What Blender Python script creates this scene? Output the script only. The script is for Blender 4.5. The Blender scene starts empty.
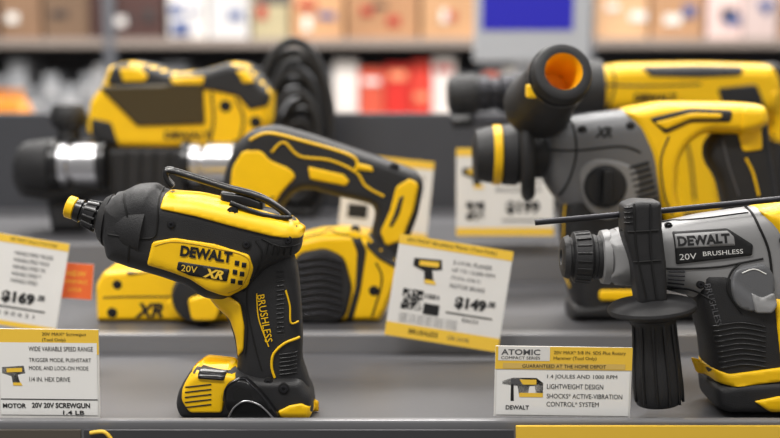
import bpy, bmesh, math, random
import numpy as np
from mathutils import Vector, Matrix, Euler
from mathutils.geometry import delaunay_2d_cdt
random.seed(4)
scene = bpy.context.scene
scene.view_settings.view_transform = 'Standard'

# ------------------------------------------------------------------ frame
F = 1083.33
PITCH = math.radians(8)
DECK = 0.95
H = DECK + 0.333
def U(px, py, Y):
    a = (px-390)/F; b = (219-py)/F
    dy = math.cos(PITCH) + b*math.sin(PITCH)
    dz = -math.sin(PITCH) + b*math.cos(PITCH)
    return (Y*a/dy, H + Y*dz/dy)
def U3(px, py, Y):
    x, z = U(px, py, Y); return Vector((x, Y, z))

# ------------------------------------------------------------------ materials
def lin(c):
    c = c/255.0
    return c/12.92 if c <= 0.04045 else ((c+0.055)/1.055)**2.4
def rgb(r, g, b): return (lin(r), lin(g), lin(b), 1)
def mat(name, col, rough=0.5, metal=0.0, bump=0.0, bscale=400, var=0.0, vscale=8, coat=0.0, emit=0):
    m = bpy.data.materials.new(name); m.use_nodes = True
    nt = m.node_tree; b = nt.nodes['Principled BSDF']
    c = rgb(*col)
    b.inputs['Base Color'].default_value = c
    b.inputs['Roughness'].default_value = rough
    b.inputs['Metallic'].default_value = metal
    if coat: b.inputs['Coat Weight'].default_value = coat
    if emit:
        b.inputs['Emission Color'].default_value = c
        b.inputs['Emission Strength'].default_value = emit
    tc = nt.nodes.new('ShaderNodeTexCoord')
    if bump:
        n = nt.nodes.new('ShaderNodeTexNoise'); n.inputs['Scale'].default_value = bscale
        n.inputs['Detail'].default_value = 3
        bp = nt.nodes.new('ShaderNodeBump'); bp.inputs['Strength'].default_value = bump
        bp.inputs['Distance'].default_value = 0.001
        nt.links.new(tc.outputs['Object'], n.inputs['Vector'])
        nt.links.new(n.outputs['Fac'], bp.inputs['Height'])
        nt.links.new(bp.outputs['Normal'], b.inputs['Normal'])
    if var:
        n2 = nt.nodes.new('ShaderNodeTexNoise'); n2.inputs['Scale'].default_value = vscale
        n2.inputs['Detail'].default_value = 6
        rp = nt.nodes.new('ShaderNodeValToRGB')
        rp.color_ramp.elements[0].position = 0.3; rp.color_ramp.elements[1].position = 0.7
        rp.color_ramp.elements[0].color = (c[0]*(1-var), c[1]*(1-var), c[2]*(1-var), 1)
        rp.color_ramp.elements[1].color = (min(1, c[0]*(1+var)), min(1, c[1]*(1+var)), min(1, c[2]*(1+var)), 1)
        nt.links.new(tc.outputs['Object'], n2.inputs['Vector'])
        nt.links.new(n2.outputs['Fac'], rp.inputs['Fac'])
        nt.links.new(rp.outputs['Color'], b.inputs['Base Color'])
    return m
YEL = mat('yellow_plastic', (252, 200, 6), 0.4, bump=0.18, bscale=1100, var=.03, vscale=40)
BLK = mat('black_rubber', (33, 33, 35), 0.56, bump=0.5, bscale=1000, var=.12, vscale=60)
BLG = mat('black_gloss_plastic', (22, 22, 24), 0.28)
DRK = mat('dark_recess', (7, 7, 8), 0.7)
GRY = mat('grey_housing', (108, 109, 112), 0.45, 0.2, bump=0.2, bscale=900)
LGR = mat('light_grey_housing', (146, 146, 147), 0.45, 0.15, bump=0.15, bscale=900)
MET = mat('brushed_metal', (205, 205, 208), 0.28, 1.0)
DME = mat('dark_steel', (60, 60, 64), 0.35, 0.8)
WHT = mat('white_print', (235, 235, 232), 0.6)
INK = mat('black_print', (20, 20, 22), 0.6)
GIN = mat('grey_print', (84, 84, 87), 0.6)
PAP = mat('card_paper', (228, 226, 222), 0.55, var=0.02, vscale=30)
CYE = mat('card_yellow', (244, 200, 66), 0.5)
ORA = mat('orange_sticker', (232, 104, 44), 0.5)
ORI = mat('orange_tube_inner', (252, 186, 20), 0.4)
DKM = mat('painted_steel_deck', (84, 84, 87), 0.42, 0.2, bump=0.15, bscale=300, var=0.08, vscale=5)
DKL = mat('painted_steel_edge', (134, 134, 137), 0.35, 0.3, var=0.05)
DKB = mat('painted_steel_backstop', (70, 71, 76), 0.5, 0.1, var=0.06)

# ------------------------------------------------------------------ helpers
def root(name, loc):
    e = bpy.data.objects.new(name, None); e.empty_display_size = 0.03
    e.location = loc; scene.collection.objects.link(e); return e
def add(rt, name, verts, faces, m, smooth=True, sharp=50, weld=0, world=True):
    me = bpy.data.meshes.new(name)
    if rt is not None and world:
        o = rt.location; verts = [(v[0]-o.x, v[1]-o.y, v[2]-o.z) for v in verts]
    me.from_pydata([tuple(map(float, v)) for v in verts], [], [tuple(map(int, f)) for f in faces])
    bm = bmesh.new(); bm.from_mesh(me)
    if weld: bmesh.ops.remove_doubles(bm, verts=bm.verts, dist=weld)
    bmesh.ops.recalc_face_normals(bm, faces=bm.faces)
    bm.to_mesh(me); bm.free()
    me.materials.append(m)
    if smooth:
        for p in me.polygons: p.use_smooth = True
        me.set_sharp_from_angle(angle=math.radians(sharp))
    ob = bpy.data.objects.new(name, me); scene.collection.objects.link(ob)
    if rt is not None: ob.parent = rt
    return ob
def rounded(pts, R):
    out = []; n = len(pts)
    for i in range(n):
        a = np.array(pts[i-1], float); b = np.array(pts[i], float); c = np.array(pts[(i+1) % n], float)
        la = np.linalg.norm(a-b); lc = np.linalg.norm(c-b)
        ca = min(R, la*0.45); cc = min(R, lc*0.45)
        p = b+(a-b)/la*ca; q = b+(c-b)/lc*cc
        for t in (0, .25, .5, .75, 1):
            out.append((1-t)**2*p + 2*t*(1-t)*b + t*t*q)
    return np.array(out)
def resample(O, g):
    out = []; n = len(O)
    for i in range(n):
        a = O[i]; b = O[(i+1) % n]; L = np.linalg.norm(b-a)
        if L < 1e-6: continue
        k = max(1, int(math.ceil(L/g)))
        for j in range(k): out.append(a+(b-a)*j/k)
    return np.array(out)
def segd(P, O):
    res = np.empty(len(P)); B = np.roll(O, -1, 0)-O; L2 = (B**2).sum(1)+1e-18
    for s in range(0, len(P), 800):
        Q = P[s:s+800]; D = Q[:, None, :]-O[None]
        t = np.clip((D*B[None]).sum(2)/L2[None], 0, 1)
        E = D-t[..., None]*B[None]
        res[s:s+800] = np.sqrt((E**2).sum(2).min(1))
    return res
def inside(P, O):
    x = P[:, 0][:, None]; y = P[:, 1][:, None]
    x1 = O[:, 0][None]; y1 = O[:, 1][None]; N = np.roll(O, -1, 0); x2 = N[:, 0][None]; y2 = N[:, 1][None]
    c = ((y1 > y) != (y2 > y)) & (x < (x2-x1)*(y-y1)/((y2-y1)+1e-15)+x1)
    return (c.sum(1) % 2) == 1
def tri(O, g, offs):
    n = len(O); pts = [O]
    T = np.roll(O, -1, 0)-np.roll(O, 1, 0); T /= (np.linalg.norm(T, axis=1)[:, None]+1e-12)
    area = 0.5*np.sum(O[:, 0]*np.roll(O[:, 1], -1)-np.roll(O[:, 0], -1)*O[:, 1])
    N = np.stack([-T[:, 1], T[:, 0]], 1)*(1 if area > 0 else -1)
    mo = 0
    for k, o in enumerate(offs):
        Q = O+N*o
        Q = Q[inside(Q, O)]
        if len(Q):
            d = segd(Q, O); Q = Q[d > 0.93*o]
        pts.append(Q); mo = max(mo, o)
    mn = O.min(0); mx = O.max(0)
    gx, gy = np.meshgrid(np.arange(mn[0], mx[0], g), np.arange(mn[1], mx[1], g))
    gx = gx + (np.arange(gx.shape[0]) % 2)[:, None]*g*0.5
    G = np.stack([gx.ravel(), gy.ravel()], 1); G = G[inside(G, O)]
    if len(G):
        d = segd(G, O); G = G[d > mo+g*0.35]
        pts.append(G)
    P = np.concatenate([p for p in pts if len(p)])
    v, e, f, *_ = delaunay_2d_cdt([Vector(p) for p in P], [(i, (i+1) % n) for i in range(n)], [], 1, 1e-7)
    V = np.array([(a.x, a.y) for a in v])
    return V, [tuple(x) for x in f]
def boundary(F_):
    c = {}
    for f in F_:
        for i in range(len(f)):
            a, b = f[i], f[(i+1) % len(f)]; k = (min(a, b), max(a, b))
            if k in c: c[k] = None
            else: c[k] = (a, b)
    return [v for v in c.values() if v]
class Body:
    """moulded solid: side outline with rounded flanks"""
    def __init__(s, rt, name, pts, Yc, t, r, m, w0=0.0, R=6, e=2.3, zmin=None, px=True, res=4):
        s.Yc = Yc; s.t = t/1000; s.r = r/1000; s.w0 = w0/1000; s.e = e
        O = rounded(pts, R)
        if px: O = np.array([U(a, b, Yc) for a, b in O])
        if zmin is not None: O[:, 1] = np.maximum(O[:, 1], zmin)
        g = res*Yc/F; s.g = g
        O = resample(O, g); s.O = O
        V, Fc = tri(O, g, [s.r*k for k in (0.03, 0.12, 0.28, 0.5, 0.78, 1.0)])
        h = s.h(V)
        n = len(V)
        verts = [(a[0], Yc-k, a[1]) for a, k in zip(V, h)]+[(a[0], Yc+k, a[1]) for a, k in zip(V, h)]
        faces = list(Fc)+[tuple(i+n for i in reversed(f)) for f in Fc]
        if s.w0 > 0:
            for a, b in boundary(Fc): faces.append((b, a, a+n, b+n))
        s.ob = add(rt, name, verts, faces, m, weld=0 if s.w0 > 0 else 1e-6, sharp=60)
    def h(s, P):
        P = np.atleast_2d(P); ins = inside(P, s.O); d = segd(P, s.O)
        u = np.clip(d/s.r, 0, 1)
        v = s.w0+(s.t-s.w0)*(np.clip(1-(1-u)**s.e, 0, 1))**(1/s.e)
        v[d < 1e-7] = s.w0
        return np.where(ins | (d < 1e-7), v, 0.0)
def hmax(bases, P):
    H_ = bases[0].h(P)
    for b in bases[1:]: H_ = np.maximum(H_, b.h(P))
    return H_
def panel(rt, name, pts, bases, m, up=1.2, R=4, edge=1.5, both=True, res=3):
    b0 = bases[0]; Yc = b0.Yc; Yf = Yc-b0.t*0.9
    O = rounded(pts, R); O = np.array([U(a, b, Yf) for a, b in O])
    O[:, 1] = np.maximum(O[:, 1], rt.location.z+0.0006)
    g = res*Yc/F; O = resample(O, g)
    V, Fc = tri(O, g, [edge/1000*0.5, edge/1000])
    d = segd(V, O); hb = hmax(bases, V)
    hh = hb+up/1000*np.clip(d/(edge/1000), 0, 1)**0.6-(d < 1e-7)*0.0008
    verts = []; faces = []
    for sgn in ((-1, 1) if both else (-1,)):
        k = len(verts)
        verts += [(a[0], Yc+sgn*q, a[1]) for a, q in zip(V, hh)]
        faces += [tuple(i+k for i in f) for f in Fc]
    return add(rt, name, verts, faces, m, sharp=80)
def tmesh(s, bold=0.0, shear=0.0):
    cu = bpy.data.curves.new('t', 'FONT'); cu.body = s; cu.offset = bold; cu.shear = shear
    cu.resolution_u = 3
    ob = bpy.data.objects.new('t', cu); scene.collection.objects.link(ob)
    bpy.context.view_layer.update()
    me = bpy.data.meshes.new_from_object(ob.evaluated_get(bpy.context.evaluated_depsgraph_get()))
    V = np.array([(v.co.x, v.co.y) for v in me.vertices]); Fc = [tuple(p.vertices) for p in me.polygons]
    bpy.data.objects.remove(ob); bpy.data.curves.remove(cu); bpy.data.meshes.remove(me)
    mn = V.min(0); mx = V.max(0)
    return (V-(mn+mx)/2)/(mx-mn), Fc
def label(rt, s, cx, cy, w, h, rot, m, bases=None, Y=None, bold=0.03, shear=0.0, eps=1.9, name=None):
    V, Fc = tmesh(s, bold, shear)
    a = math.radians(rot); ca, sa = math.cos(a), math.sin(a)
    Yf = bases[0].Yc-bases[0].t*0.95 if bases else Y
    P = []
    for u, v in V:
        x = u*w; y = -v*h
        P.append(U(cx+x*ca-y*sa, cy+x*sa+y*ca, Yf))
    P = np.array(P)
    ys = bases[0].Yc-hmax(bases, P)-eps/1000 if bases else np.full(len(P), Y)
    return add(rt, name or 'lettering', [(p[0], y, p[1]) for p, y in zip(P, ys)], Fc, m, smooth=False)
def cr(pts, k=5, cyc=False):
    P = [Vector(p) for p in pts]; n = len(P); out = []
    for i in range(n if cyc else n-1):
        p0 = P[i-1] if (cyc or i > 0) else P[0]; p1 = P[i]; p2 = P[(i+1) % n]
        p3 = P[(i+2) % n] if (cyc or i+2 < n) else P[-1]
        for j in range(k):
            t = j/k
            out.append(0.5*((2*p1)+(-p0+p2)*t+(2*p0-5*p1+4*p2-p3)*t*t+(-p0+3*p1-3*p2+p3)*t**3))
    if not cyc: out.append(P[-1])
    return out
def tube(rt, name, pts, r, m, cyc=False, smooth=True):
    if smooth: pts = cr(pts, 5, cyc)
    cu = bpy.data.curves.new(name, 'CURVE'); cu.dimensions = '3D'; cu.bevel_depth = r; cu.bevel_resolution = 3
    cu.use_fill_caps = True
    sp = cu.splines.new('POLY'); sp.points.add(len(pts)-1)
    o = rt.location if rt else Vector((0, 0, 0))
    for i, p in enumerate(pts): sp.points[i].co = (p[0]-o.x, p[1]-o.y, p[2]-o.z, 1)
    sp.use_cyclic_u = cyc; cu.materials.append(m)
    ob = bpy.data.objects.new(name, cu); scene.collection.objects.link(ob)
    if rt: ob.parent = rt
    return ob
def line(rt, name, pts, bases, w, m, lift=0.5, k=6):
    Yf = bases[0].Yc-bases[0].t*0.9
    P2 = np.array([U(a.x, a.y, Yf) for a in cr([(p[0], p[1], 0) for p in pts], k)])
    hh = hmax(bases, P2)
    return tube(rt, name, [(p[0], bases[0].Yc-q-lift/1000, p[1]) for p, q in zip(P2, hh)], w/1000, m, smooth=False)
def lathe(rt, name, p0, p1, prof, m, seg=40, capped=True):
    p0 = Vector(p0); p1 = Vector(p1); ax = (p1-p0).normalized()
    u = ax.orthogonal().normalized(); w = ax.cross(u)
    V = []; Fc = []
    for d, r in prof:
        for i in range(seg):
            a = 2*math.pi*i/seg
            V.append(p0+ax*d+(u*math.cos(a)+w*math.sin(a))*max(r, 1e-5))
    for k in range(len(prof)-1):
        for i in range(seg):
            j = (i+1) % seg; Fc.append((k*seg+i, k*seg+j, (k+1)*seg+j, (k+1)*seg+i))
    if capped:
        Fc.append(tuple(range(seg))[::-1]); Fc.append(tuple(range((len(prof)-1)*seg, len(prof)*seg)))
    return add(rt, name, V, Fc, m, sharp=35)
def plathe(rt, name, a, b, Y, prof, m, Y1=None, **k):
    s = Y/F*1.0
    return lathe(rt, name, U3(a[0], a[1], Y), U3(b[0], b[1], Y if Y1 is None else Y1), [(d*s, r*s) for d, r in prof], m, **k)
def box(rt, name, x0, x1, y0, y1, z0, z1, m, bev=0.0, world=True):
    V = [(x, y, z) for x in (x0, x1) for y in (y0, y1) for z in (z0, z1)]
    Fc = [(0, 1, 3, 2), (4, 6, 7, 5), (0, 4, 5, 1), (2, 3, 7, 6), (0, 2, 6, 4), (1, 5, 7, 3)]
    ob = add(rt, name, V, Fc, m, smooth=False, world=world)
    if bev:
        md = ob.modifiers.new('bev', 'BEVEL'); md.width = bev; md.segments = 2
    return ob
def screw(rt, px, py, bases, r=4, m=DME):
    Yf = bases[0].Yc-bases[0].t*0.9; x, z = U(px, py, Yf); h = float(hmax(bases, np.array([[x, z]]))[0])
    y = bases[0].Yc-h; s = r*Yf/F
    lathe(rt, 'screw_well', (x, y+0.004, z), (x, y-0.01, z), [(0, s*1.5), (0.0045, s*1.5), (0.0048, s*1.1)], DRK, seg=20)
    lathe(rt, 'screw', (x, y+0.004, z), (x, y-0.01, z), [(0, s), (0.0048, s), (0.0056, s*0.85), (0.0056, s*0.5), (0.0038, s*0.45), (0.0038, 0)], m, seg=16)

# ================================================================== STORE FIXTURE
Z1 = DECK; Z2 = DECK+0.022; Z3 = DECK+0.077; XW = 1.3
g = root('display_shelf', (0, 1.2, DECK))
box(g, 'deck_front', -XW, XW, 0.96, 1.24, Z1-0.03, Z1-0.0004, DKM)
box(g, 'riser_front', -XW, XW, 1.24, 1.262, Z1-0.03, Z2, DKL, 0.002)
box(g, 'deck_middle', -XW, XW, 1.262, 1.56, Z2-0.03, Z2-0.0004, DKM)
box(g, 'riser_middle', -XW, XW, 1.56, 1.58, Z2-0.03, Z3, DKL, 0.002)
box(g, 'deck_back', -XW, XW, 1.58, 1.96, Z3-0.03, Z3-0.0004, DKM)
box(g, 'backstop', -XW, XW, 1.96, 1.985, 0.5, DECK+0.25, DKB, 0.003)
box(g, 'gondola_base', -XW, XW, 1.0, 1.95, 0.0, Z1-0.03, DKB)
box(g, 'front_lip', -XW, XW, 0.951, 0.96, Z1-0.06, Z1+0.0143, DKL, 0.002)
box(g, 'price_rail_lower', -XW, XW, 0.945, 0.951, Z1-0.06, Z1-0.002, DKM, 0.001)
x0 = U(516, 430, 0.943)[0]
zt = U(516, 426, 0.943)[1]
box(g, 'price_strip_yellow', x0, 0.75, 0.942, 0.945, Z1-0.045, zt, CYE)
x1_ = U(84, 430, 0.943)[0]
box(g, 'price_strip_dark', x1_, x0-0.002, 0.942, 0.945, Z1-0.045, U(300, 430, 0.943)[1], mat('strip_dark', (62, 62, 66), 0.4))
box(g, 'price_strip_left', -0.75, x1_-0.003, 0.942, 0.945, Z1-0.045, U(40, 430, 0.943)[1], mat('strip_left', (84, 78, 70), 0.4))
line_y = 0.9415
tube(g, 'strip_mark', [U3(90, 433, line_y), U3(104, 432, line_y), U3(112, 440, line_y)], 0.0018, CYE)

# ================================================================== TOOL A : drywall screw gun
YA = 1.02
A = root('cordless_screwdriver', (U(250, 300, YA)[0], YA, Z1))
body = Body(A, 'motor_housing', [(106, 204), (120, 193), (138, 184), (156, 183), (164, 190), (200, 193), (245, 203), (275, 210), (295, 218), (304, 231), (301, 250), (287, 258), (268, 268), (250, 288), (226, 299), (205, 295), (188, 283), (165, 275), (148, 270), (128, 264), (110, 257), (104, 232)], YA, 32, 22, BLK, R=5, w0=4, e=2.4)
grip = Body(A, 'grip', [(203, 280), (250, 255), (292, 248), (298, 268), (301, 300), (303, 335), (302, 358), (308, 375), (312, 392), (310, 409), (285, 413), (240, 413), (228, 400), (234, 380), (239, 362), (236, 338), (229, 316), (214, 302)], YA, 20, 14, BLK, w0=3, R=7, zmin=Z1, e=2.5)
foot = Body(A, 'battery_foot', [(182, 385), (190, 371), (200, 362), (236, 364), (262, 372), (302, 372), (313, 390), (315, 411), (184, 411), (179, 398)], YA, 29, 7, BLK, w0=10, R=6, zmin=Z1, e=2.4)
bs = [body, grip]
panel(A, 'top_yellow_cover', [(163, 193), (200, 197), (245, 208), (285, 219), (304, 231), (301, 240), (272, 236), (232, 226), (195, 216), (160, 209)], [body], YEL, up=1.8, R=3)
panel(A, 'name_panel', [(153, 241), (175, 237), (215, 243), (250, 254), (254, 268), (247, 288), (228, 298), (207, 290), (190, 279), (168, 271), (147, 265)], [body], YEL, up=1.8, R=3)
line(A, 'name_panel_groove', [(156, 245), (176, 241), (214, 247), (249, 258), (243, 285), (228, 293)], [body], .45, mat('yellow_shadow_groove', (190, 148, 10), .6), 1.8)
label(A, 'DEWALT', 207, 253.5, 52, 11, 8, INK, [body], bold=0.05, eps=2.5)
panel(A, 'badge', [(179, 260), (231, 268), (228, 281), (190, 275), (177, 269)], [body], INK, up=2.3, R=2, edge=.6, both=False)
label(A, '20V', 190, 268, 16, 6.5, 8, CYE, [body], eps=3.0, bold=.0)
label(A, 'XR', 214, 273, 20, 9, 8, CYE, [body], bold=0.04, shear=.3, eps=3.0)
for i, (a, b) in enumerate([(238, 262), (245, 264), (236, 271), (243, 273), (234, 280), (241, 282)]):
    panel(A, 'vent_slot', [(a-2.6, b-3), (a+2.6, b-2.4), (a+2, b+3.4), (a-3.2, b+2.6)], [body], DRK, up=2.4, R=1, edge=.5, both=False, res=2)
panel(A, 'front_trigger_cover', [(203, 283), (226, 293), (241, 303), (245, 326), (244, 350), (237, 358), (235, 338), (229, 320), (215, 308), (205, 296)], [grip], YEL, up=2, R=3)
line(A, 'trigger_gap', [(226, 293), (242, 303), (247, 326), (245, 354)], [grip], 1.0, DRK, .6)
label(A, 'BRUSHLESS', 265, 318, 48, 7.5, 80, YEL, [grip], bold=0.0, eps=1.2)
line(A, 'accent_line', [(257, 293), (259, 318), (269, 346)], [grip], 0.6, YEL)
line(A, 'accent_line', [(286, 290), (290, 305), (291, 322), (298, 322)], [grip], 0.9, YEL)
line(A, 'accent_line', [(299, 338), (286, 342), (274, 353), (272, 366), (275, 377)], [grip], 1.3, YEL)
line(A, 'seam_line', [(252, 268), (247, 300), (254, 340), (262, 370)], [grip], 0.7, DRK, .1)
line(A, 'seam_line', [(108, 234), (150, 238), (158, 225), (158, 190)], [body], 0.9, DRK, .1)
line(A, 'seam_line', [(122, 195), (128, 215), (130, 240), (128, 262)], [body], 1.0, DRK, .1)
line(A, 'seam_line', [(256, 240), (262, 252), (256, 274), (240, 296)], [body], 0.9, DRK, .2)
line(A, 'seam_line', [(262, 238), (280, 246), (300, 246)], [body], 0.8, DRK, .2)
for k in range(5):
    line(A, 'vent_rib', [(268+k*6, 243+k), (266+k*6, 254+k*.4)], [body], 1.1, DRK, .1)
for k in range(6):
    line(A, 'grip_rib', [(280, 354+k*4), (297, 352+k*4)], [grip], 0.8, BLG, .3)
for k in range(14):
    line(A, 'grip_texture', [(277, 272+k*4.6), (284, 271+k*4.6)], [grip], 0.6, BLG, .2)
panel(A, 'foot_yellow_shell', [(182, 388), (190, 372), (203, 362), (233, 365), (237, 380), (226, 390), (223, 412), (190, 412), (182, 400)], [foot], YEL, up=1.5, R=4)
panel(A, 'foot_yellow_lip', [(278, 410), (290, 404), (302, 402), (317, 410), (317, 420), (282, 420)], [foot], YEL, up=2, R=2)
for k in range(5):
    line(A, 'foot_groove', [(186, 386+k*5), (212, 383+k*5)], [foot], 0.7, DRK, 1.4)
panel(A, 'foot_catch', [(198, 369), (228, 371), (225, 380), (198, 378)], [foot], BLG, up=3.0, both=False, R=2)
line(A, 'catch_rib', [(202, 372), (222, 374)], [foot], .5, DME, 3.1)
line(A, 'catch_rib', [(202, 375.5), (222, 377)], [foot], .5, DME, 3.1)
panel(A, 'foot_belt_clip', [(226, 381), (243, 375), (258, 384), (270, 398), (284, 418), (232, 418), (224, 402)], [foot], BLG, up=6, R=8, both=False)
panel(A, 'belt_clip_recess', [(234, 388), (243, 383), (252, 390), (258, 400), (240, 400), (233, 396)], [foot], DRK, up=6.3, R=4, both=False, edge=.6)
line(A, 'belt_clip_rim', [(230, 414), (236, 404), (247, 398), (262, 403), (276, 417)], [foot], 0.9, MET, 6.4)
line(A, 'belt_clip_rim', [(225, 398), (228, 384), (243, 377), (256, 386), (270, 402)], [foot], 0.7, DME, 6.2)
screw(A, 284, 388, [foot, grip], 4)
screw(A, 268, 382, [foot, grip], 3.0)
screw(A, 172, 224, [body], 3.0); screw(A, 247, 244, [body], 3.2)
screw(A, 288, 240, [body], 3)
# nose
plathe(A, 'nose_cone', (100, 218), (150, 228), YA, [(0, 16), (3, 22), (9, 27), (10, 25.5), (13, 25.5), (14, 30), (24, 34), (34, 37), (50, 39)], BLK)
plathe(A, 'depth_collar', (75, 209), (110, 221), YA, [(0, 8.5), (1, 11), (7, 12), (8, 10), (10, 10), (11, 13), (22, 15), (24, 13), (27, 13), (28, 17), (36, 19)], BLG, seg=36)
for k in range(12):
    a = 2*math.pi*k/12; s = YA/F
    c0 = U3(86, 213, YA); c1 = U3(98, 217, YA); ax = (c1-c0).normalized(); u = Vector((0, 1, 0)); w = ax.cross(u)
    o = (u*math.cos(a)+w*math.sin(a))
    tube(A, 'collar_rib', [c0+o*s*13, c1+o*s*15], 0.0014, BLK, smooth=False)
plathe(A, 'nose_tip_ring', (67, 206), (79, 210), YA, [(6, 5), (0, 6.5), (0, 10), (1, 11.5), (8, 11.5), (9, 10)], YEL, capped=False, seg=12)
plathe(A, 'bit_holder', (71, 207), (83, 211), YA, [(0, 5), (10, 5)], DRK)
# belt hook
YH = YA-0.012
for dy, dz in ((0, 0), (0.022, -2)):
    tube(A, 'belt_hook', [U3(173, 187+dz, YH+dy), U3(166, 178+dz, YH+dy), U3(168, 171+dz, YH+dy), U3(190, 177+dz, YH+dy), U3(225, 188+dz, YH+dy), U3(258, 197+dz, YH+dy), U3(280, 210+dz, YH+dy), U3(289, 221, YH+dy)], 0.0027, BLG)
plathe(A, 'hook_bar', (168, 171), (168, 170), YH, [(0, 2.8), (22, 2.8)], BLG, Y1=YH+.03)
Body(A, 'hook_mount', [(222, 190), (246, 193), (264, 200), (264, 212), (236, 210), (222, 204)], YA, 14, 4, BLG, w0=8, R=3)
tube(A, 'hook_cross_bar', [U3(256, 196, YH), U3(272, 203, YH-0.002), U3(290, 217, YH-0.006), U3(264, 215, YH-0.012), U3(230, 203, YH-0.012)], 0.0025, BLG)
screw(A, 232, 213, [body], 4.0, BLG)

# ================================================================== TOOL F : rotary hammer front right
YF = 1.035
T = root('rotary_hammer', (U(720, 300, YF)[0], YF, Z1))
fb = Body(T, 'gear_housing', [(600, 236), (618, 228), (655, 224), (700, 214), (750, 207), (800, 200), (845, 200), (850, 300), (790, 312), (750, 312), (700, 298), (655, 286), (620, 284), (600, 278)], YF, 30, 26, LGR, R=7, w0=3)
fm = Body(T, 'motor_column', [(688, 262), (722, 262), (750, 285), (800, 290), (812, 330), (806, 400), (720, 400), (704, 372), (700, 335), (690, 300)], YF, 32, 16, BLK, w0=6, R=8)
fr = Body(T, 'rear_yellow_housing', [(750, 207), (800, 195), (870, 200), (905, 222), (915, 262), (900, 300), (855, 305), (800, 310), (775, 290), (768, 250), (756, 222)], YF, 33, 18, YEL, R=8, w0=4)
fh = Body(T, 'rear_grip', [(862, 280), (905, 262), (920, 285), (916, 350), (905, 385), (865, 395), (868, 350), (862, 320)], YF, 19, 14, BLK, R=8, w0=4)
ff = Body(T, 'battery_foot', [(704, 376), (730, 372), (800, 368), (880, 366), (915, 375), (918, 405), (718, 405), (706, 398)], YF, 36, 9, BLK, w0=14, R=6, zmin=Z1)
FB = [fb, fm, fr]
panel(T, 'yellow_foot_band', [(700, 366), (730, 374), (790, 366), (850, 358), (850, 374), (790, 381), (735, 387), (706, 382)], [ff, fm], YEL, up=2.5, R=3)
panel(T, 'yellow_foot_tip', [(752, 400), (800, 390), (860, 388), (860, 408), (770, 412)], [ff, fm], YEL, up=2.5, R=3)
panel(T, 'yellow_side_strip', [(772, 292), (790, 290), (800, 330), (796, 365), (780, 365), (776, 330)], [fm], YEL, up=2)
panel(T, 'name_plate', [(673, 232), (727, 228), (752, 244), (751, 255), (675, 264)], [fb], INK, up=1.2, R=2, edge=.5, both=False)
panel(T, 'name_plate_upper', [(674.5, 234), (727, 230), (733, 236), (734, 245), (674.5, 248)], [fb], LGR, up=1.6, R=1.5, edge=.4, both=False)
label(T, 'DEWALT', 703, 239.3, 52, 9.5, -4, INK, [fb], bold=0.045, eps=2.0)
label(T, '20V', 687, 256, 17, 6, -4, WHT, [fb], eps=1.7, bold=0)
label(T, 'BRUSHLESS', 722, 252, 40, 4.5, -4, WHT, [fb], eps=1.7, bold=0)
panel(T, 'mode_dial_plate', [(733, 268), (764, 262), (774, 275), (772, 300), (752, 312), (734, 306), (728, 286)], FB, GRY, up=3, R=8)
panel(T, 'mode_dial', [(748, 290), (760, 296), (772, 290), (776, 302), (770, 312), (752, 312)], FB, LGR, up=5, R=4)
line(T, 'panel_groove', [(660, 268), (690, 268), (720, 266), (742, 262), (762, 258)], [fb], 1.0, DRK, .1)
line(T, 'panel_groove', [(664, 226), (662, 245), (666, 286)], [fb], 1.0, DRK, .1)
line(T, 'panel_groove', [(754, 208), (758, 225), (768, 252), (772, 290)], FB, 1.2, DRK, .2)
line(T, 'panel_groove', [(740, 262), (730, 272), (726, 290), (740, 312)], FB, 1.0, DRK, .3)
line(T, 'panel_groove', [(666, 226), (700, 221), (752, 214)], FB, .8, DRK, .1)
line(T, 'panel_groove', [(668, 290), (690, 290), (712, 300)], FB, .9, DRK, .2)
line(T, 'dial_arc', [(740, 272), (752, 268), (764, 273)], FB, .6, WHT, 3)
for k in range(5):
    line(T, 'cooling_rib', [(668, 271+k*4), (684, 271+k*4.5)], [fb], 0.8, DME, .4)
label(T, 'BRUSHLESS', 713, 305, 44, 6, 74, GIN, [fm], eps=.8, bold=0)
for k in range(9):
    line(T, 'grip_rib', [(712+k, 326+k*5.2), (738+k*.5, 322+k*5.2), (764, 326+k*5)], [fm], 0.9, BLG, .2)
screw(T, 672, 228, [fb], 2.6); screw(T, 757, 270, FB, 3.5); screw(T, 785, 240, [fr], 4); screw(T, 700, 284, FB, 3.0)
screw(T, 762, 378, [ff, fm], 3.0); screw(T, 790, 222, [fr], 3)
plathe(T, 'collar', (600, 257), (640, 256), YF, [(0, 24), (1, 27), (8, 28), (9, 26), (14, 26), (15, 29), (22, 29.5), (23, 28), (25, 28), (26, 30), (40, 30)], LGR)
plathe(T, 'chuck', (561, 257), (604, 257), YF, [(6, 6), (0, 8), (0, 15), (2, 20), (7, 22.5), (8, 20), (10, 20), (12, 25), (28, 26.5), (31, 23), (34, 23), (35, 22), (43, 22)], BLK, capped=False)
plathe(T, 'chuck_bore', (566, 257), (575, 257), YF, [(0, 7), (6, 7)], DRK)
for k in range(20):
    a = 2*math.pi*k/20; s = YF/F
    c0 = U3(574, 257, YF); c1 = U3(588, 257, YF); ax = (c1-c0).normalized(); u = Vector((0, 1, 0)); w = ax.cross(u)
    o = u*math.cos(a)+w*math.sin(a)
    tube(T, 'chuck_rib', [c0+o*s*25, c1+o*s*26.4], 0.0010, BLG, smooth=False)
YS = 1.0
cl = Body(T, 'side_handle_clamp', [(621, 204), (634, 199), (658, 200), (659, 230), (663, 262), (664, 300), (636, 303), (630, 262), (621, 232)], YS, 17, 6, BLK, w0=10, R=4)
line(T, 'clamp_groove', [(634, 204), (636, 250), (646, 298)], [cl], 1.0, DRK, .2)
line(T, 'clamp_groove', [(624, 232), (658, 230)], [cl], 1.0, DRK, .2)
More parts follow.
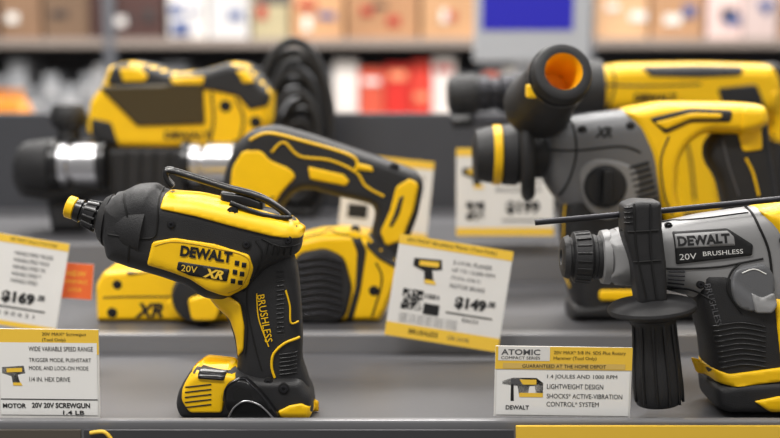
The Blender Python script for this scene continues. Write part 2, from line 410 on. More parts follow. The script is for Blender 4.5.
line(T, 'clamp_groove', [(634, 262), (660, 260)], [cl], 1.0, DRK, .2)
line(T, 'clamp_edge', [(650, 204), (650, 250), (656, 298)], [cl], 0.9, BLG, .4)
for k in range(4): line(T, 'clamp_rib', [(625, 208+k*5), (632, 207+k*5)], [cl], .8, BLG, .4)
tube(T, 'clamp_band', [U3(640, 226, YS), U3(636, 228, YF), U3(637, 228, YF+.02), U3(640, 256, YF+.036), U3(640, 286, YF+.02), U3(642, 288, YF), U3(646, 284, YS)], 0.006, BLK)
plathe(T, 'side_handle_grip', (651, 296), (659, 411.5), YS, [(0, 12), (3, 26), (7, 41), (10, 44.5), (13, 45), (16, 43), (19, 34), (23, 25), (30, 21.5), (45, 22), (70, 24), (95, 25), (108, 24.5), (113, 22), (115, 15)], BLK)
for k in range(6):
    pts = []
    a = math.radians(-165+k*30)
    for q in range(6):
        tt = 0.2+q*0.14; c = U3(651+8*tt, 296+115*tt, YS); r = (21.8+3.2*min(1, (tt-.2)/.55))*YS/F
        pts.append(c+Vector((math.cos(a)*r, math.sin(a)*r, 0)))
    tube(T, 'grip_flute', pts, 0.0014, BLG)
tube(T, 'depth_rod', [U3(535, 222.5, YS+.01), U3(660, 211, YS+.01), U3(880, 189, YS+.01)], 0.0029, DME, smooth=False)

# ================================================================== TOOL E : rotary hammer middle row
YE = 1.34
E = root('rotary_hammer.001', (U(640, 250, YE)[0], YE, Z2))
eg = Body(E, 'gear_housing', [(540, 130), (556, 119), (590, 113), (640, 107), (690, 106), (700, 125), (668, 150), (664, 190), (660, 214), (600, 218), (565, 210), (548, 190), (541, 176)], YE, 38, 28, GRY, R=8, w0=4)
ey = Body(E, 'yellow_rear_shell', [(618, 109), (660, 101), (735, 102), (760, 104), (764, 124), (740, 134), (700, 132), (684, 142), (674, 160), (672, 190), (682, 218), (660, 222), (648, 190), (640, 155), (628, 128)], YE, 40, 14, YEL, R=8, w0=8)
eh = Body(E, 'rear_grip', [(704, 142), (718, 128), (734, 124), (738, 104), (752, 102), (764, 112), (768, 150), (776, 200), (786, 240), (780, 300), (745, 305), (738, 250), (724, 212), (716, 178), (704, 160)], YE, 22, 14, BLK, R=8, w0=5)
em = Body(E, 'motor_column', [(560, 200), (572, 182), (600, 200), (660, 205), (664, 260), (656, 300), (640, 318), (575, 316), (566, 280), (560, 235)], YE, 36, 18, BLK, R=8, w0=6)
ef = Body(E, 'battery_foot', [(568, 300), (600, 296), (660, 298), (760, 296), (788, 300), (790, 330), (575, 330), (567, 318)], YE, 38, 10, BLK, R=6, w0=14, zmin=Z2)
EB = [eg, ey, em]
panel(E, 'yellow_grip_inlay', [(738, 106), (754, 105), (761, 125), (762, 150), (742, 152), (736, 130)], [eh, ey], YEL, up=2)
panel(E, 'black_shell_inlay', [(648, 118), (690, 108), (732, 110), (730, 122), (690, 122), (664, 134)], [ey], BLK, up=2)
panel(E, 'yellow_shell_inlay', [(652, 122), (690, 112), (722, 113), (720, 119), (690, 119), (664, 130)], [ey], YEL, up=3.5)
line(E, 'shell_seam', [(668, 136), (660, 160), (664, 195), (672, 214)], [ey], 1.1, BLK, .3)
line(E, 'shell_seam', [(625, 115), (640, 130), (650, 160), (654, 190)], [ey], 1.1, BLK, .3)
line(E, 'grip_accent', [(745, 158), (752, 172), (758, 195)], [eh], 1.6, YEL)
line(E, 'grip_accent', [(722, 140), (728, 165), (738, 195)], [eh], 1.2, GIN)
panel(E, 'dial_plate', [(577, 170), (592, 158), (618, 160), (636, 168), (640, 190), (630, 212), (604, 222), (584, 206)], EB, LGR, up=2, R=10)
xk, zk = U(606, 187, YE-0.045)
lathe(E, 'mode_dial', (xk, YE-0.03, zk), (xk, YE-0.06, zk), [(0, 0.027), (0.012, 0.026), (0.016, 0.022), (0.018, 0.0)], BLK)
box(E, 'dial_bar', xk-0.006, xk+0.006, YE-0.058, YE-0.044, zk-0.021, zk+0.021, BLG, 0.002)
for k in range(7):
    line(E, 'vent_rib', [(628+k*1.5, 168+k*6), (648+k*1.5, 162+k*6)], EB, 1.8, DRK, 1)
label(E, 'XR', 603, 132, 17, 11, 0, INK, [eg], bold=.05, shear=.3, eps=.8)
line(E, 'seam', [(548, 150), (580, 150), (620, 146), (640, 152)], [eg], 1.3, DRK, .2)
line(E, 'seam', [(572, 118), (576, 150), (570, 176), (560, 196)], [eg], 1.3, DRK, .2)
line(E, 'yellow_seam', [(571, 196), (566, 210), (566, 262), (572, 290)], [em], 1.1, YEL)
panel(E, 'foot_yellow', [(598, 289), (642, 289), (642, 300), (598, 300)], [em, ef], YEL, up=3)
for k in range(5):
    line(E, 'motor_rib', [(585, 232+k*10), (640, 232+k*10)], [em], 1.3, BLG, .2)
screw(E, 582, 130, [eg], 3); screw(E, 630, 126, EB, 3); screw(E, 655, 210, EB, 3.5)
plathe(E, 'chuck', (473, 155), (550, 154), YE, [(6, 8), (0, 10), (0, 18), (3, 25), (14, 28), (20, 28.5), (20, 24)], BLK, capped=False)
plathe(E, 'chuck_bore', (477, 155), (490, 155), YE, [(0, 10), (10, 10)], DRK)
plathe(E, 'chuck_yellow_ring', (492, 155), (502, 155), YE, [(0, 24), (0, 29), (1, 30), (8, 30), (9, 28)], YEL)
plathe(E, 'chuck_rear', (501, 155), (548, 154), YE, [(0, 26), (1, 30), (14, 31), (18, 28), (24, 27), (25, 24), (47, 24)], BLK)
p0 = U3(564, 71, 1.19); p1 = U3(536, 108, 1.33)
s = 1.2/F
lathe(E, 'side_handle', p0, p1, [(0.001, 19*s), (0, 24*s), (0.002, 28*s), (0.008, 30*s), (0.03, 31*s), (0.08, 33*s), (0.11, 34*s), (0.125, 38*s), (0.135, 38*s), (0.14, 26*s)], BLK, capped=False)
lathe(E, 'side_handle_bore', p0, p1, [(0.001, 19.4*s), (0.004, 18*s), (0.03, 16*s), (0.06, 14*s), (0.06, 0)], ORI, capped=False)
lathe(E, 'side_handle_band', p0, p1, [(0.016, 31*s), (0.017, 32.2*s), (0.023, 32.2*s), (0.024, 31*s)], BLG, capped=False)
tube(E, 'clamp_band', [U3(538, 108, YE-.02), U3(528, 128, YE-.038), U3(528, 155, YE-.046), U3(528, 182, YE-.036), U3(528, 194, YE), U3(528, 182, YE+.036), U3(528, 155, YE+.046), U3(528, 128, YE+.036), U3(534, 112, YE+.01)], 0.009, BLK, cyc=True)
xx, zz = U(537, 92, 1.17)
box(E, 'side_handle_yellow_lug', xx-.006, xx+.006, 1.20, 1.225, zz-.008, zz+.008, YEL, .003)

# ================================================================== TOOL D : hammer drill back right
YD = 1.72
D = root('hammer_drill', (U(680, 150, YD)[0], YD, Z3))
db = Body(D, 'yellow_motor_housing', [(584, 68), (620, 63), (700, 62), (768, 64), (778, 85), (772, 112), (720, 116), (640, 110), (600, 112), (586, 98)], YD, 42, 22, YEL, R=8, w0=6)
dm = Body(D, 'yellow_lower_shell', [(655, 108), (700, 108), (712, 150), (716, 190), (722, 231), (668, 231), (668, 180), (660, 140)], YD, 36, 18, YEL, R=8, w0=5, zmin=Z3)
dh = Body(D, 'rear_grip', [(752, 64), (776, 62), (792, 78), (796, 120), (800, 170), (794, 210), (770, 206), (766, 160), (770, 120), (756, 100)], YD, 24, 14, BLK, R=8, w0=4)
df = Body(D, 'battery_foot', [(640, 208), (720, 204), (800, 200), (806, 231), (640, 231)], YD, 40, 12, BLK, R=6, w0=10, zmin=Z3)
panel(D, 'grip_inlay', [(766, 92), (784, 88), (790, 120), (788, 145), (772, 140)], [dh, db], YEL, up=2)
panel(D, 'top_black_inlay', [(640, 66), (700, 65), (745, 66), (740, 76), (700, 78), (650, 77)], [db], BLK, up=2)
panel(D, 'side_black_inlay', [(716, 88), (756, 84), (766, 110), (724, 112)], [db], BLK, up=2)
line(D, 'body_seam', [(590, 84), (640, 86), (700, 84)], [db], 1.6, BLK, .2)
line(D, 'body_seam', [(612, 66), (614, 86), (608, 110)], [db], 1.6, BLK, .2)
line(D, 'lower_seam', [(672, 112), (688, 150), (694, 200)], [dm], 2.2, BLK, .2)
label(D, 'DEWALT', 655, 98, 42, 9, 0, INK, [db], bold=.05, eps=2.2)
plathe(D, 'gear_collar', (530, 92), (600, 90), YD, [(0, 22), (10, 27), (40, 28), (44, 30), (70, 30)], BLK)
plathe(D, 'steel_sleeve', (476, 94), (532, 93), YD, [(0, 15), (2, 18), (12, 18), (14, 16), (22, 16), (24, 19), (40, 20), (56, 20)], DME)
plathe(D, 'chuck', (447, 95), (480, 94), YD, [(0, 10), (2, 17), (8, 20), (26, 21), (30, 19), (33, 17)], BLK)
tube(D, 'depth_rod', [U3(452, 122, YD-.03), U3(540, 118, YD-.03), U3(620, 112, YD-.03)], 0.0045, DME, smooth=False)
plathe(D, 'rod_knob', (452, 122), (476, 121), YD-.03, [(0, 5), (3, 7), (18, 7), (22, 4)], BLG)

# ================================================================== TOOL B : planer middle row
YB = 1.34
B = root('electric_planer', (U(300, 280, YB)[0], YB, Z2))
bl = Body(B, 'yellow_base_housing', [(170, 296), (182, 282), (205, 270), (222, 240), (240, 224), (290, 238), (322, 230), (350, 229), (368, 233), (388, 250), (402, 258), (398, 274), (388, 300), (379, 326), (190, 326), (174, 318)], YB, 40, 8, YEL, R=3, w0=26, zmin=Z2, e=2)
bh = Body(B, 'main_handle', [(226, 240), (222, 200), (226, 170), (236, 145), (252, 129), (276, 124), (312, 134), (350, 147), (388, 160), (416, 170), (424, 182), (418, 214), (406, 245), (396, 262), (376, 262), (370, 236), (376, 212), (372, 203), (340, 196), (312, 188), (298, 190), (286, 202), (276, 222), (262, 244)], YB, 26, 13, BLK, R=8, w0=6, e=2.4)
bx = Body(B, 'front_shoe_cover', [(102, 280), (110, 267), (150, 264), (180, 266), (190, 290), (190, 328), (104, 328)], YB, 36, 6, YEL, R=4, w0=24, zmin=Z2)
panel(B, 'handle_yellow_side', [(232, 168), (243, 150), (262, 150), (270, 160), (290, 168), (297, 176), (282, 192), (268, 214), (256, 238), (236, 236), (229, 205)], [bh], YEL, up=2, R=5)
panel(B, 'handle_yellow_rear', [(396, 186), (410, 178), (419, 184), (414, 210), (402, 240), (386, 246), (380, 232), (390, 210)], [bh], YEL, up=2, R=4)
panel(B, 'handle_black_slot', [(399, 196), (405, 194), (400, 214), (392, 228), (388, 226), (394, 212)], [bh], BLK, up=3, R=3)
panel(B, 'handle_yellow_top', [(308, 166), (344, 174), (350, 181), (346, 186), (310, 179)], [bh], YEL, up=2, R=2)
line(B, 'handle_accent', [(272, 152), (284, 142), (300, 156), (330, 160), (356, 172), (366, 186), (384, 196)], [bh], 1.6, YEL)
line(B, 'handle_accent', [(250, 140), (268, 133), (300, 140), (352, 156), (356, 170)], [bh], 1.8, YEL)
panel(B, 'handle_yellow_tip', [(356, 162), (372, 166), (374, 172), (358, 170)], [bh], YEL, up=2, R=2)
line(B, 'handle_seam', [(236, 205), (256, 208), (274, 196)], [bh], 1.1, BLK, 2)
panel(B, 'rear_black_corner', [(368, 236), (388, 250), (400, 258), (396, 268), (378, 258), (366, 246)], [bl, bh], BLK, up=2, R=2)
vt = Body(B, 'motor_vent_housing', [(290, 268), (300, 250), (326, 245), (345, 254), (353, 284), (347, 312), (330, 325), (294, 325)], YB-0.022, 26, 5, BLK, R=7, w0=18, zmin=Z2)
for k in range(9):
    line(B, 'vent_slat', [(300, 259+k*7), (322, 256+k*7), (342, 261+k*7)], [vt], 1.5, DME, .9)
    line(B, 'vent_gap', [(300, 262.5+k*7), (322, 259.5+k*7), (342, 264.5+k*7)], [vt], 1.3, DRK, .1)
panel(B, 'black_side_band', [(349, 231), (357, 229), (367, 250), (361, 290), (352, 326), (345, 326), (355, 288), (357, 252)], [bl], BLK, up=1.5, R=3)
line(B, 'yellow_seam', [(376, 262), (382, 280), (372, 316)], [bl], 1.2, DRK, .2)
line(B, 'yellow_seam', [(232, 240), (262, 256), (290, 262)], [bl], 1.2, DRK, .2)
line(B, 'yellow_seam', [(298, 240), (326, 234), (350, 236)], [bl], 1.2, DRK, .2)
label(B, 'XR', 149, 310, 29, 15, 0, INK, [bx], bold=.04, shear=.3, eps=1.1)
panel(B, 'shoe_black_top', [(124, 266), (150, 262), (178, 266), (176, 274), (150, 272), (128, 275)], [bx], BLK, up=2, R=3)
line(B, 'shoe_seam', [(104, 297), (130, 296), (180, 296)], [bx], .9, DRK, .2)
screw(B, 113, 312, [bx], 3.5); screw(B, 118, 284, [bx], 3.2); screw(B, 253, 155, [bh], 4); screw(B, 250, 180, [bh], 3.5); screw(B, 394, 168, [bh], 3.5); screw(B, 374, 290, [bl], 3.5)
xk, zk = U(198, 303, YB-0.06)
zk = max(zk, Z2+.0345)
lathe(B, 'depth_knob', (xk, YB-0.03, zk), (xk, YB-0.07, zk), [(0, 0.033), (0.02, 0.034), (0.03, 0.03), (0.033, 0.0)], BLK)
Body(B, 'knob_yellow_insert', [(188, 298), (210, 293), (221, 306), (217, 320), (192, 320)], YB-0.066, 7, 4, YEL, R=5, w0=2)

# ================================================================== TOOL C : band saw back left
YC = 1.70
C = root('portable_band_saw', (U(150, 180, YC)[0], YC, Z3))
cy = Body(C, 'yellow_motor_housing', [(92, 130), (96, 100), (108, 84), (114, 66), (134, 61), (158, 66), (176, 72), (206, 70), (232, 62), (250, 64), (262, 78), (274, 92), (272, 120), (264, 140), (235, 148), (110, 146)], YC, 48, 13, YEL, R=4, w0=20)
cb = Body(C, 'black_frame', [(18, 156), (28, 144), (60, 139), (100, 141), (190, 141), (235, 145), (240, 180), (228, 206), (180, 214), (150, 210), (112, 196), (62, 202), (26, 196), (17, 178)], YC, 46, 18, BLK, R=6, w0=10)
cf = Body(C, 'rear_foot', [(128, 198), (236, 192), (240, 236), (122, 236)], YC, 44, 14, BLK, R=6, w0=8, zmin=Z3)
cf2 = Body(C, 'front_foot', [(48, 190), (88, 190), (86, 236), (56, 236)], YC, 30, 12, BLK, R=6, w0=6, zmin=Z3)
panel(C, 'top_black_cap', [(108, 84), (113, 65), (134, 60), (158, 65), (176, 71), (206, 69), (232, 61), (250, 63), (263, 78), (272, 92), (268, 106), (250, 110), (238, 96), (210, 90), (160, 88), (130, 87)], [cy], BLK, up=3, R=3)
panel(C, 'cap_yellow_inlay', [(120, 68), (140, 66), (150, 76), (146, 82), (124, 82)], [cy], YEL, up=5, R=2)
panel(C, 'cap_yellow_inlay', [(170, 77), (206, 76), (204, 85), (174, 85)], [cy], YEL, up=5, R=2)
panel(C, 'cap_yellow_inlay', [(236, 70), (248, 70), (256, 82), (244, 84)], [cy], YEL, up=5, R=2)
panel(C, 'tinted_window', [(98, 86), (204, 82), (206, 124), (138, 126)], [cy], mat('olive_tinted_plastic', (70, 58, 30), .35), up=4.2, R=2)
label(C, 'DEWALT', 188, 135, 46, 8, 0, INK, [cy], bold=.04, eps=1.8)
line(C, 'body_seam', [(212, 92), (214, 120), (210, 144)], [cy], 2, BLK, .3)
line(C, 'body_seam', [(236, 98), (244, 118), (240, 142)], [cy], 2, BLK, .3)
panel(C, 'front_black_wedge', [(92, 118), (112, 122), (120, 146), (92, 146)], [cy], BLK, up=3, R=3)
screw(C, 256, 122, [cy], 4); screw(C, 226, 106, [cy], 4)
for a, b in ((62, 102), (192, 236)):
    yy = YC-0.035
    plathe(C, 'steel_blade_guard', (a, 164), (b, 164), yy, [(0, 19), (1, 24), (10, 24), (11, 20), (15, 20), (16, 24), (b-a-1, 24), (b-a, 18)], MET)
    plathe(C, 'guard_ring', (a-8, 164), (a+3, 164), yy, [(0, 20), (1, 26), (9, 26), (10, 22)], BLG)
    plathe(C, 'guard_ring', (b-2, 164), (b+10, 164), yy, [(0, 22), (1, 26), (9, 26), (11, 20)], BLG)
plathe(C, 'wheel_cover', (20, 166), (56, 165), YC-.03, [(0, 12), (2, 20), (8, 24), (34, 27)], BLK)
plathe(C, 'front_knob', (68, 103), (69, 142), YC-.02, [(0, 8), (2, 14), (7, 17), (16, 18), (22, 16), (26, 11), (39, 12)], BLK)
for k in range(4):
    line(C, 'frame_rib', [(128+k*14, 150), (126+k*14, 190)], [cb], 1.8, DRK, .2)

# ================================================================== coiled hose
YR = 1.87
Rr = root('coiled_air_hose', (U(300, 130, YR)[0], YR, Z3))
for k in range(10):
    pts = []
    cx, cy_ = 298+random.uniform(-5, 5), 134+k*2
    rx = 38-k*2.9; rz = 93-k*8
    for q in range(24):
        a = 2*math.pi*q/24
        x, z = U(cx+rx*math.cos(a), cy_-rz*math.sin(a), YR)
        pts.append((x, YR+((k*4) % 10-5)*0.006, max(z, Z3+.0085)))
    tube(Rr, 'hose_turn', pts, 0.0075, BLK, cyc=True)

# ================================================================== CARDS
def card(name, cx, cy, w, h, Y, roll, lean=6):
    s = Y/F
    x, z = U(cx, cy, Y)
    rt = root(name, (x, Y, z))
    rt.rotation_euler = (Matrix.Rotation(math.radians(-lean), 3, 'X') @ Matrix.Rotation(math.radians(roll), 3, 'Y')).to_euler()
    box(rt, 'board', -w*s/2, w*s/2, 0, 0.0016, -h*s/2, h*s/2, PAP, 0.0003, world=False)
    def L(u, v, d=0.0): return ((u-w/2)*s, -d, (h/2-v)*s)
    def rect(n, u0, v0, u1, v1, m, d=0.0004):
        add(rt, n, [L(u0, v0, d), L(u1, v0, d), L(u1, v1, d), L(u0, v1, d)], [(0, 1, 2, 3)], m, smooth=False, world=False)
    def poly(n, pts, m, d=0.0005):
        add(rt, n, [L(a, b, d) for a, b in pts], [tuple(range(len(pts)))], m, smooth=False, world=False)
    def txt(t, u0, v0, ww, hh, m=INK, bold=.0, d=0.0008):
        V, Fc = tmesh(t, bold)
        add(rt, 'printed_text', [L(u0+(a+.5)*ww, v0+(.5-b)*hh, d) for a, b in V], Fc, m, smooth=False, world=False)
    return rt, rect, poly, txt
def qr(rt, w, h, s, u0, v0, n, c):
    V = []; Fc = []
    for i in range(n):
        for j in range(n):
            corner = (i < 3 or i > n-4) and (j < 3) or (i < 3 and j > n-4)
            if random.random() < .5 or corner:
                k = len(V)
                for a, b in ((0, 0), (1, 0), (1, 1), (0, 1)):
                    V.append(((u0+(i+a)*c-w/2)*s, -.0007, (h/2-v0-(j+b)*c)*s))
                Fc.append((k, k+1, k+2, k+3))
    add(rt, 'qr_code', V, Fc, INK, smooth=False, world=False)
def mini(poly, u, v, k, kind=0):
    if kind == 0:
        poly('picture_body', [(u, v), (u+14*k, v-1*k), (u+15*k, v+4*k), (u+10*k, v+5*k), (u+12*k, v+12*k), (u+7*k, v+12*k), (u+6*k, v+6*k), (u, v+4*k)], INK)
        poly('picture_accent', [(u+3*k, v+.8*k), (u+13*k, v+.3*k), (u+13*k, v+3*k), (u+3*k, v+3.4*k)], CYE, .0008)
        poly('picture_accent', [(u+7*k, v+10*k), (u+12*k, v+10*k), (u+13*k, v+12*k), (u+7*k, v+12*k)], CYE, .0008)
    else:
        poly('picture_body', [(u, v+2*k), (u+6*k, v), (u+20*k, v), (u+24*k, v+3*k), (u+24*k, v+10*k), (u+20*k, v+10*k), (u+19*k, v+5*k), (u+16*k, v+5*k), (u+15*k, v+11*k), (u+10*k, v+11*k), (u+9*k, v+5*k), (u, v+4*k)], INK)
        poly('picture_accent', [(u+10*k, v+1*k), (u+20*k, v+1*k), (u+20*k, v+4*k), (u+12*k, v+4*k)], CYE, .0008)
        poly('picture_accent', [(u+10*k, v+9*k), (u+24*k, v+9*k), (u+24*k, v+11.5*k), (u+10*k, v+11.5*k)], CYE, .0008)
        poly('picture_grey', [(u+5*k, v+.6*k), (u+10*k, v+.4*k), (u+11*k, v+4*k), (u+5*k, v+4*k)], GIN, .0008)
        poly('picture_handle', [(u+5*k, v+4*k), (u+6.6*k, v+4*k), (u+7*k, v+14*k), (u+5*k, v+14*k)], INK, .0006)

# T3 bottom left
rt, rect, poly, txt = card('price_card', 45, 374, 112, 94, 0.972, 0.6, 2)
rect('header_band', 0, 0, 112, 26, CYE)
txt('20V MAX* Screwgun', 54, 3, 45, 4.5); txt('(Tool Only)', 54, 9, 24, 4.5)
rect('white_insert', 10, 14, 110, 90, mat('white_card', (240, 239, 236), .5), .0005)
txt('WIDE VARIABLE SPEED RANGE', 40, 18, 66, 4.8)
txt('TRIGGER MODE, PUSHSTART', 40, 30, 64, 4.8)
txt('MODE, AND LOCK-ON MODE', 40, 38.5, 61, 4.8)
txt('1/4 IN. HEX DRIVE', 40, 50, 42, 4.8)
mini(poly, 12, 40, 1.6)
rect('rule', 10, 73, 110, 74, INK, .0008)
txt('20V 20V SCREWGUN', 42, 77, 60, 5.5, INK, .03); txt('MOTOR', 12, 78, 24, 5, INK, .03); txt('1.4 LB', 74, 85, 22, 4.5, INK, .02)
# T4 bottom right
rt, rect, poly, txt = card('price_card.001', 563, 382, 141, 74, 0.972, 0.8, 2)
rect('header_band', 0, 0, 141, 24, CYE)
rect('grey_tab', 3, 0, 56, 15, PAP, .0006)
txt('ATOMIC', 6, 3, 40, 6, GIN, .02); txt('COMPACT SERIES', 6, 10.5, 40, 3, INK)
txt('20V MAX* 5/8 IN. SDS Plus Rotary', 60, 4, 74, 4.6); txt('Hammer (Tool Only)', 60, 10, 44, 4.4)
rect('gold_line', 8, 17.5, 134, 23, mat('gold_band', (220, 186, 100), .5), .0006)
txt('GUARANTEED AT THE HOME DEPOT', 28, 18.5, 86, 3.6, INK, 0, .0009)
rect('white_insert', 2, 25, 139, 72, mat('white_card_b', (240, 239, 236), .5), .0005)
txt('1.4 JOULES AND 1000 RPM', 54, 29, 72, 5.2)
txt('LIGHTWEIGHT DESIGN', 54, 39, 58, 5.2)
txt('SHOCKS* ACTIVE-VIBRATION', 54, 49, 78, 5.2)
txt('CONTROL* SYSTEM', 54, 57.5, 54, 5.2)
mini(poly, 8, 33, 1.75, 1)
txt('DEWALT', 12, 62, 24, 4.5, INK, .02)
# T2 centre
rt, rect, poly, txt = card('price_card.002', 449, 293, 117, 104, 1.222, 9, 8)
rect('header_band', 0, 0, 117, 10, CYE); rect('footer_band', 0, 90, 117, 104, CYE)
txt('20V MAX* Brushless Planer (Tool Only)', 8, 2.5, 92, 4.8)
txt('BRUSHLESS', 24, 94, 30, 5, INK, .01); txt('OR SAVE', 64, 95, 22, 4, GIN)
mini(poly, 18, 22, 2.0)
txt('3-1/4 IN. PLANER', 58, 18, 40, 4.4, GIN); txt('UP TO 15,000 RPM', 58, 26, 44, 4.4, GIN); txt('(TOOL ONLY)', 58, 34, 30, 4.4, GIN); txt('MOTOR BRAKE', 58, 42, 36, 4.4, GIN)
qr(rt, 117, 104, 1.222/F, 12, 54, 13, 1.6)
txt('1001', 35, 56, 14, 5, INK, .02); rect('black_square', 35, 66, 51, 77, INK, .0007)
txt('$149', 66, 54, 32, 13, INK, .05); txt('.00', 99, 54, 8, 6, INK, .03); rect('strike', 58, 71, 106, 72.4, INK, .0007); txt('EACH', 76, 75, 16, 4)
for k in range(3): txt('1005 512 664 20V MAX TOOL', 12, 79+k*3.4, 60, 2.2, GIN)
# T1 left
rt, rect, poly, txt = card('price_card.003', 14, 281, 100, 92, 1.222, 9, 8)
rect('header_band', 0, 0, 100, 8, CYE)
rect('footer_band', 0, 87, 100, 92, CYE)
txt('20V MAX* Impact (Tool Only)', 40, 2.2, 48, 3.8)
for k in range(5): txt('VARIABLE SPEED TRIGGER'[:22-k*2], 46, 15+k*7, 40-k*3, 4, GIN)
txt('$169', 40, 56, 34, 13, INK, .05); txt('.00', 76, 56, 8, 6, INK, .03); rect('strike', 38, 72, 86, 73.4, INK, .0007)
txt('1 0 0 6 2 1', 40, 77, 36, 4)
# sticker
rt, rect, poly, txt = card('clearance_sticker', 76, 281, 34, 36, 1.236, 4, 8)
rect('face', 0, 0, 34, 36, ORA)
txt('NEW', 7, 8, 20, 5, CYE); txt('LOWER PRICE', 5, 17, 24, 3.6, CYE); txt('LOOK', 10, 25, 14, 3.6, CYE)
# back row cards
rt, rect, poly, txt = card('price_card.004', 505, 192, 98, 88, 1.545, 0, 8)
rect('header_band', 0, 0, 98, 8, CYE); rect('footer_band', 0, 80, 98, 88, CYE)
for k in range(4): txt('BRUSHLESS MOTOR', 40, 16+k*8, 46, 4, GIN)
mini(poly, 6, 20, 1.7); txt('$199', 50, 53, 34, 14, INK, .05); qr(rt, 98, 88, 1.545/F, 10, 54, 9, 2); rect('rule', 46, 72, 94, 73.5, GIN, .0008)
rt, rect, poly, txt = card('price_card.005', 386, 197, 90, 80, 1.545, 6, 8)
rect('header_band', 0, 0, 90, 8, CYE); rect('footer_band', 0, 73, 90, 80, CYE)
for k in range(3): txt('COMPACT DESIGN', 40, 16+k*8, 42, 4, GIN)
mini(poly, 6, 20, 1.6); txt('$149', 46, 50, 28, 12, INK, .05); rect('dark_label', 8, 50, 28, 64, INK, .0007)

# ================================================================== STORE BACKGROUND
YBK = 4.3
shelf = root('aisle_shelving', (0, YBK, 0))
BEAM = mat('shelf_beam', (150, 138, 130), .5, var=.05); UPR = mat('shelf_upright', (96, 98, 104), .5)
def zz_(py): return U(390, py, YBK)[1]
def xx_(px): return U(px, 60, YBK)[0]
box(shelf, 'board_top', -3, 3, YBK, YBK+.6, zz_(47), zz_(38), BEAM)
box(shelf, 'board_mid', -3, 3, YBK, YBK+.6, zz_(124), zz_(117), BEAM)
box(shelf, 'board_low', -3, 3, YBK, YBK+.6, zz_(235), zz_(225), BEAM)
box(shelf, 'board_base', -3, 3, YBK, YBK+.6, 0, .15, BEAM)
box(shelf, 'back_panel', -3, 3, YBK+.6, YBK+.63, 0, 2.4, mat('peg_panel', (110, 110, 114), .6, var=.05))
for x in (-2.98, -1.1, .78, 2.9): box(shelf, 'upright', x-.02, x+.02, YBK-.001, YBK+.04, 0, 2.4, UPR)
cache = {}
def bmat(c):
    if c not in cache: cache[c] = mat('carton', c, .7, var=.1, vscale=6)
    return cache[c]
stock = root('cardboard_boxes', (0, YBK, 0))
tops = [(-260, -190, (160, 130, 100)), (-185, -90, (200, 180, 160)), (-85, -5, (120, 92, 72)), (0, 40, (134, 104, 80)), (44, 88, (116, 92, 72)), (90, 163, (72, 46, 42)), (168, 206, (224, 220, 216)), (209, 248, (206, 204, 204)), (252, 288, (176, 164, 130)), (292, 343, (200, 152, 110)), (347, 418, (170, 126, 90)), (422, 482, (190, 146, 106)), (486, 585, (190, 160, 132)), (590, 648, (206, 164, 124)), (652, 703, (178, 136, 100)), (708, 742, (228, 200, 194)), (744, 778, (200, 180, 176)), (782, 860, (180, 140, 110)), (865, 960, (215, 205, 195))]
for a, b, c in tops:
    top = random.uniform(-50, -15) if a not in (252,) else 4
    box(stock, 'carton', xx_(a), xx_(b), YBK+.03, YBK+.45, zz_(38), zz_(top-(30 if a != 252 else 0)), bmat(c))
    for q in range(random.choice([1, 2, 3])):
        u = random.uniform(a+2, b-14); v = random.uniform(0, 22); lw = random.uniform(6, 18); lh = random.uniform(4, 14)
        box(stock, 'carton_print', xx_(u), xx_(min(u+lw, b-1)), YBK+.026-q*.001, YBK+.03, zz_(v+lh), zz_(v), bmat(random.choice([(232, 228, 222), (170, 40, 34), (60, 54, 54), (236, 230, 226), (70, 90, 140)])))
goods = root('packaged_goods', (0, YBK, 0))
pal = [(190, 56, 48), (225, 220, 215), (206, 92, 60), (170, 170, 174), (58, 58, 66), (225, 160, 124), (60, 92, 140), (150, 60, 50), (222, 190, 60)]
x = -300; n_ = 0
while x < 1080:
    w = random.uniform(9, 24); n_ += 1
    if 325 < x < 440: w = random.uniform(16, 26)
    if x < 92: c = random.choice([(150, 152, 156), (196, 196, 198), (120, 122, 126), (90, 92, 98)])
    elif 92 <= x < 325: c = random.choice([(120, 122, 126), (80, 82, 88), (150, 150, 154)])
    elif 325 < x < 440: c = [(205, 40, 30), (214, 60, 44), (232, 224, 218), (206, 84, 60)][n_ % 4]
    elif 440 <= x < 700: c = random.choice([(100, 102, 106), (150, 148, 146), (196, 190, 184), (70, 72, 78)])
    else: c = random.choice(pal)
    tp = random.uniform(56, 88) if not 325 < x < 440 else random.uniform(58, 72)
    box(goods, 'package', xx_(x), xx_(x+w), YBK+.05, YBK+.3, zz_(117), zz_(tp), bmat(c))
    c3 = random.choice(pal) if x > 440 else (random.choice([(236, 232, 228), (190, 50, 40), (240, 150, 110)]) if x > 320 else (200, 200, 202))
    v = random.uniform(tp+4, 104)
    box(goods, 'package_label', xx_(x+w*.15), xx_(x+w*.85), YBK+.046, YBK+.05, zz_(v+random.uniform(4, 10)), zz_(v), bmat(c3))
    c2 = random.choice([(140, 140, 144), (110, 112, 118), (180, 176, 170), (80, 84, 90)])
    box(goods, 'package', xx_(x), xx_(x+w), YBK+.05, YBK+.3, zz_(225), zz_(random.uniform(135, 160)), bmat(c2))
    x += w+1.5
# orange jugs left
ob_ = root('orange_jugs', (0, 3.2, 0))
OJ = mat('orange_jug', (226, 140, 36), .4)
YO = 3.2
cz = U(0, 152, YO)[1]
for px_ in (-34, -8, 6, 20):
    x, _ = U(px_, 120, YO)
    lathe(ob_, 'jug', (x, YO+(px_ % 5)*.02, cz), (x, YO+(px_ % 5)*.02, cz+1), [(0, .035), (.01, .04), (.11, .04), (.14, .03), (.16, .014), (.185, .014)], OJ)
box(ob_, 'stand_shelf', -1.6, U(60, 120, YO)[0], YO-.15, YO+.25, 0, cz, mat('display_stand', (150, 152, 156), .5, var=.04))
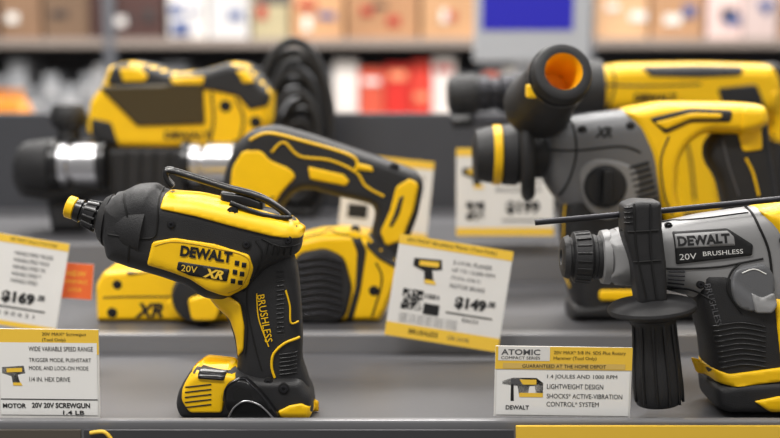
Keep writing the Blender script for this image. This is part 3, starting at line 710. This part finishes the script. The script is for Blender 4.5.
# monitor
YM = 2.9
mo = root('computer_monitor', (U(530, 60, YM)[0], YM, 0.95))
xa, zb = U(474, 62, YM); xb, zc = U(592, -32, YM)
SIL = mat('silver_bezel', (186, 188, 192), .4)
box(mo, 'bezel', xa, xb, YM, YM+.03, zb, zc, SIL, .006)
x2, z2 = U(482, 30, YM); x3, z3 = U(574, -26, YM)
box(mo, 'screen', x2, x3, YM-.003, YM+.002, z2, z3, mat('blue_screen', (34, 32, 150), .3, emit=.5))
xc = (xa+xb)/2
box(mo, 'stand_neck', xc-.04, xc+.04, YM+.03, YM+.05, .96, zb+.1, SIL)
box(mo, 'stand_foot', xc-.11, xc+.11, YM-.07, YM+.12, .9505, .962, SIL, .004)
ct = root('service_counter', (xc, YM, 0))
box(ct, 'cabinet', xc-.5, xc+.6, YM-.25, YM+.35, 0, .92, mat('counter_laminate', (130, 126, 120), .5, var=.05))
box(ct, 'worktop', xc-.53, xc+.63, YM-.28, YM+.38, .92, .95, mat('worktop', (160, 156, 150), .4))

# room shell
box(None, 'floor', -6, 6, -3, 7, -.1, 0, mat('polished_concrete', (120, 116, 110), .3, var=.1, vscale=2))
box(None, 'wall_back', -6, 6, 6.5, 6.6, 0, 4.2, mat('wall_paint', (180, 176, 170), .7, var=.03))
box(None, 'ceiling', -6, 6, -3, 7, 4.2, 4.3, mat('ceiling_paint', (215, 215, 212), .8, var=.02))
def lamp(x, y, z, sx, sy, p, col=(1, .97, .93)):
    r = root('ceiling_lamp', (x, y, z))
    box(r, 'fixture', x-sx/2-.03, x+sx/2+.03, y-sy/2-.03, y+sy/2+.03, z+.02, z+.1, SIL)
    for dx in (-sx*.4, sx*.4): box(r, 'hanger', x+dx-.004, x+dx+.004, y-.004, y+.004, z+.1, 4.2, SIL)
    L = bpy.data.lights.new('lamp_light', 'AREA'); L.shape = 'RECTANGLE'; L.size = sx; L.size_y = sy; L.energy = p; L.color = col
    o = bpy.data.objects.new('lamp_light', L); scene.collection.objects.link(o); o.parent = r; o.location = (0, 0, 0)
lamp(-.8, .35, 2.7, 1.3, .2, 42)
lamp(1.0, .15, 2.9, 1.3, .2, 18)
lamp(0, 1.75, 2.9, 2.2, .2, 46)
lamp(-1.2, 3.3, 3.2, 2.2, .4, 105)
lamp(1.4, 3.3, 3.2, 2.2, .4, 105)
w = bpy.data.worlds.new('World'); scene.world = w; w.use_nodes = True
w.node_tree.nodes['Background'].inputs[0].default_value = (1, .98, .96, 1)
w.node_tree.nodes['Background'].inputs[1].default_value = 0.36

cam = bpy.data.cameras.new('Camera'); co = bpy.data.objects.new('Camera', cam); scene.collection.objects.link(co)
co.location = (0, 0, H); co.rotation_euler = (math.pi/2-PITCH, 0, 0)
cam.lens = 50; cam.sensor_width = 36; cam.sensor_fit = 'HORIZONTAL'; cam.clip_start = .05
cam.dof.use_dof = True; cam.dof.focus_distance = 1.02; cam.dof.aperture_fstop = 2.5
scene.camera = co
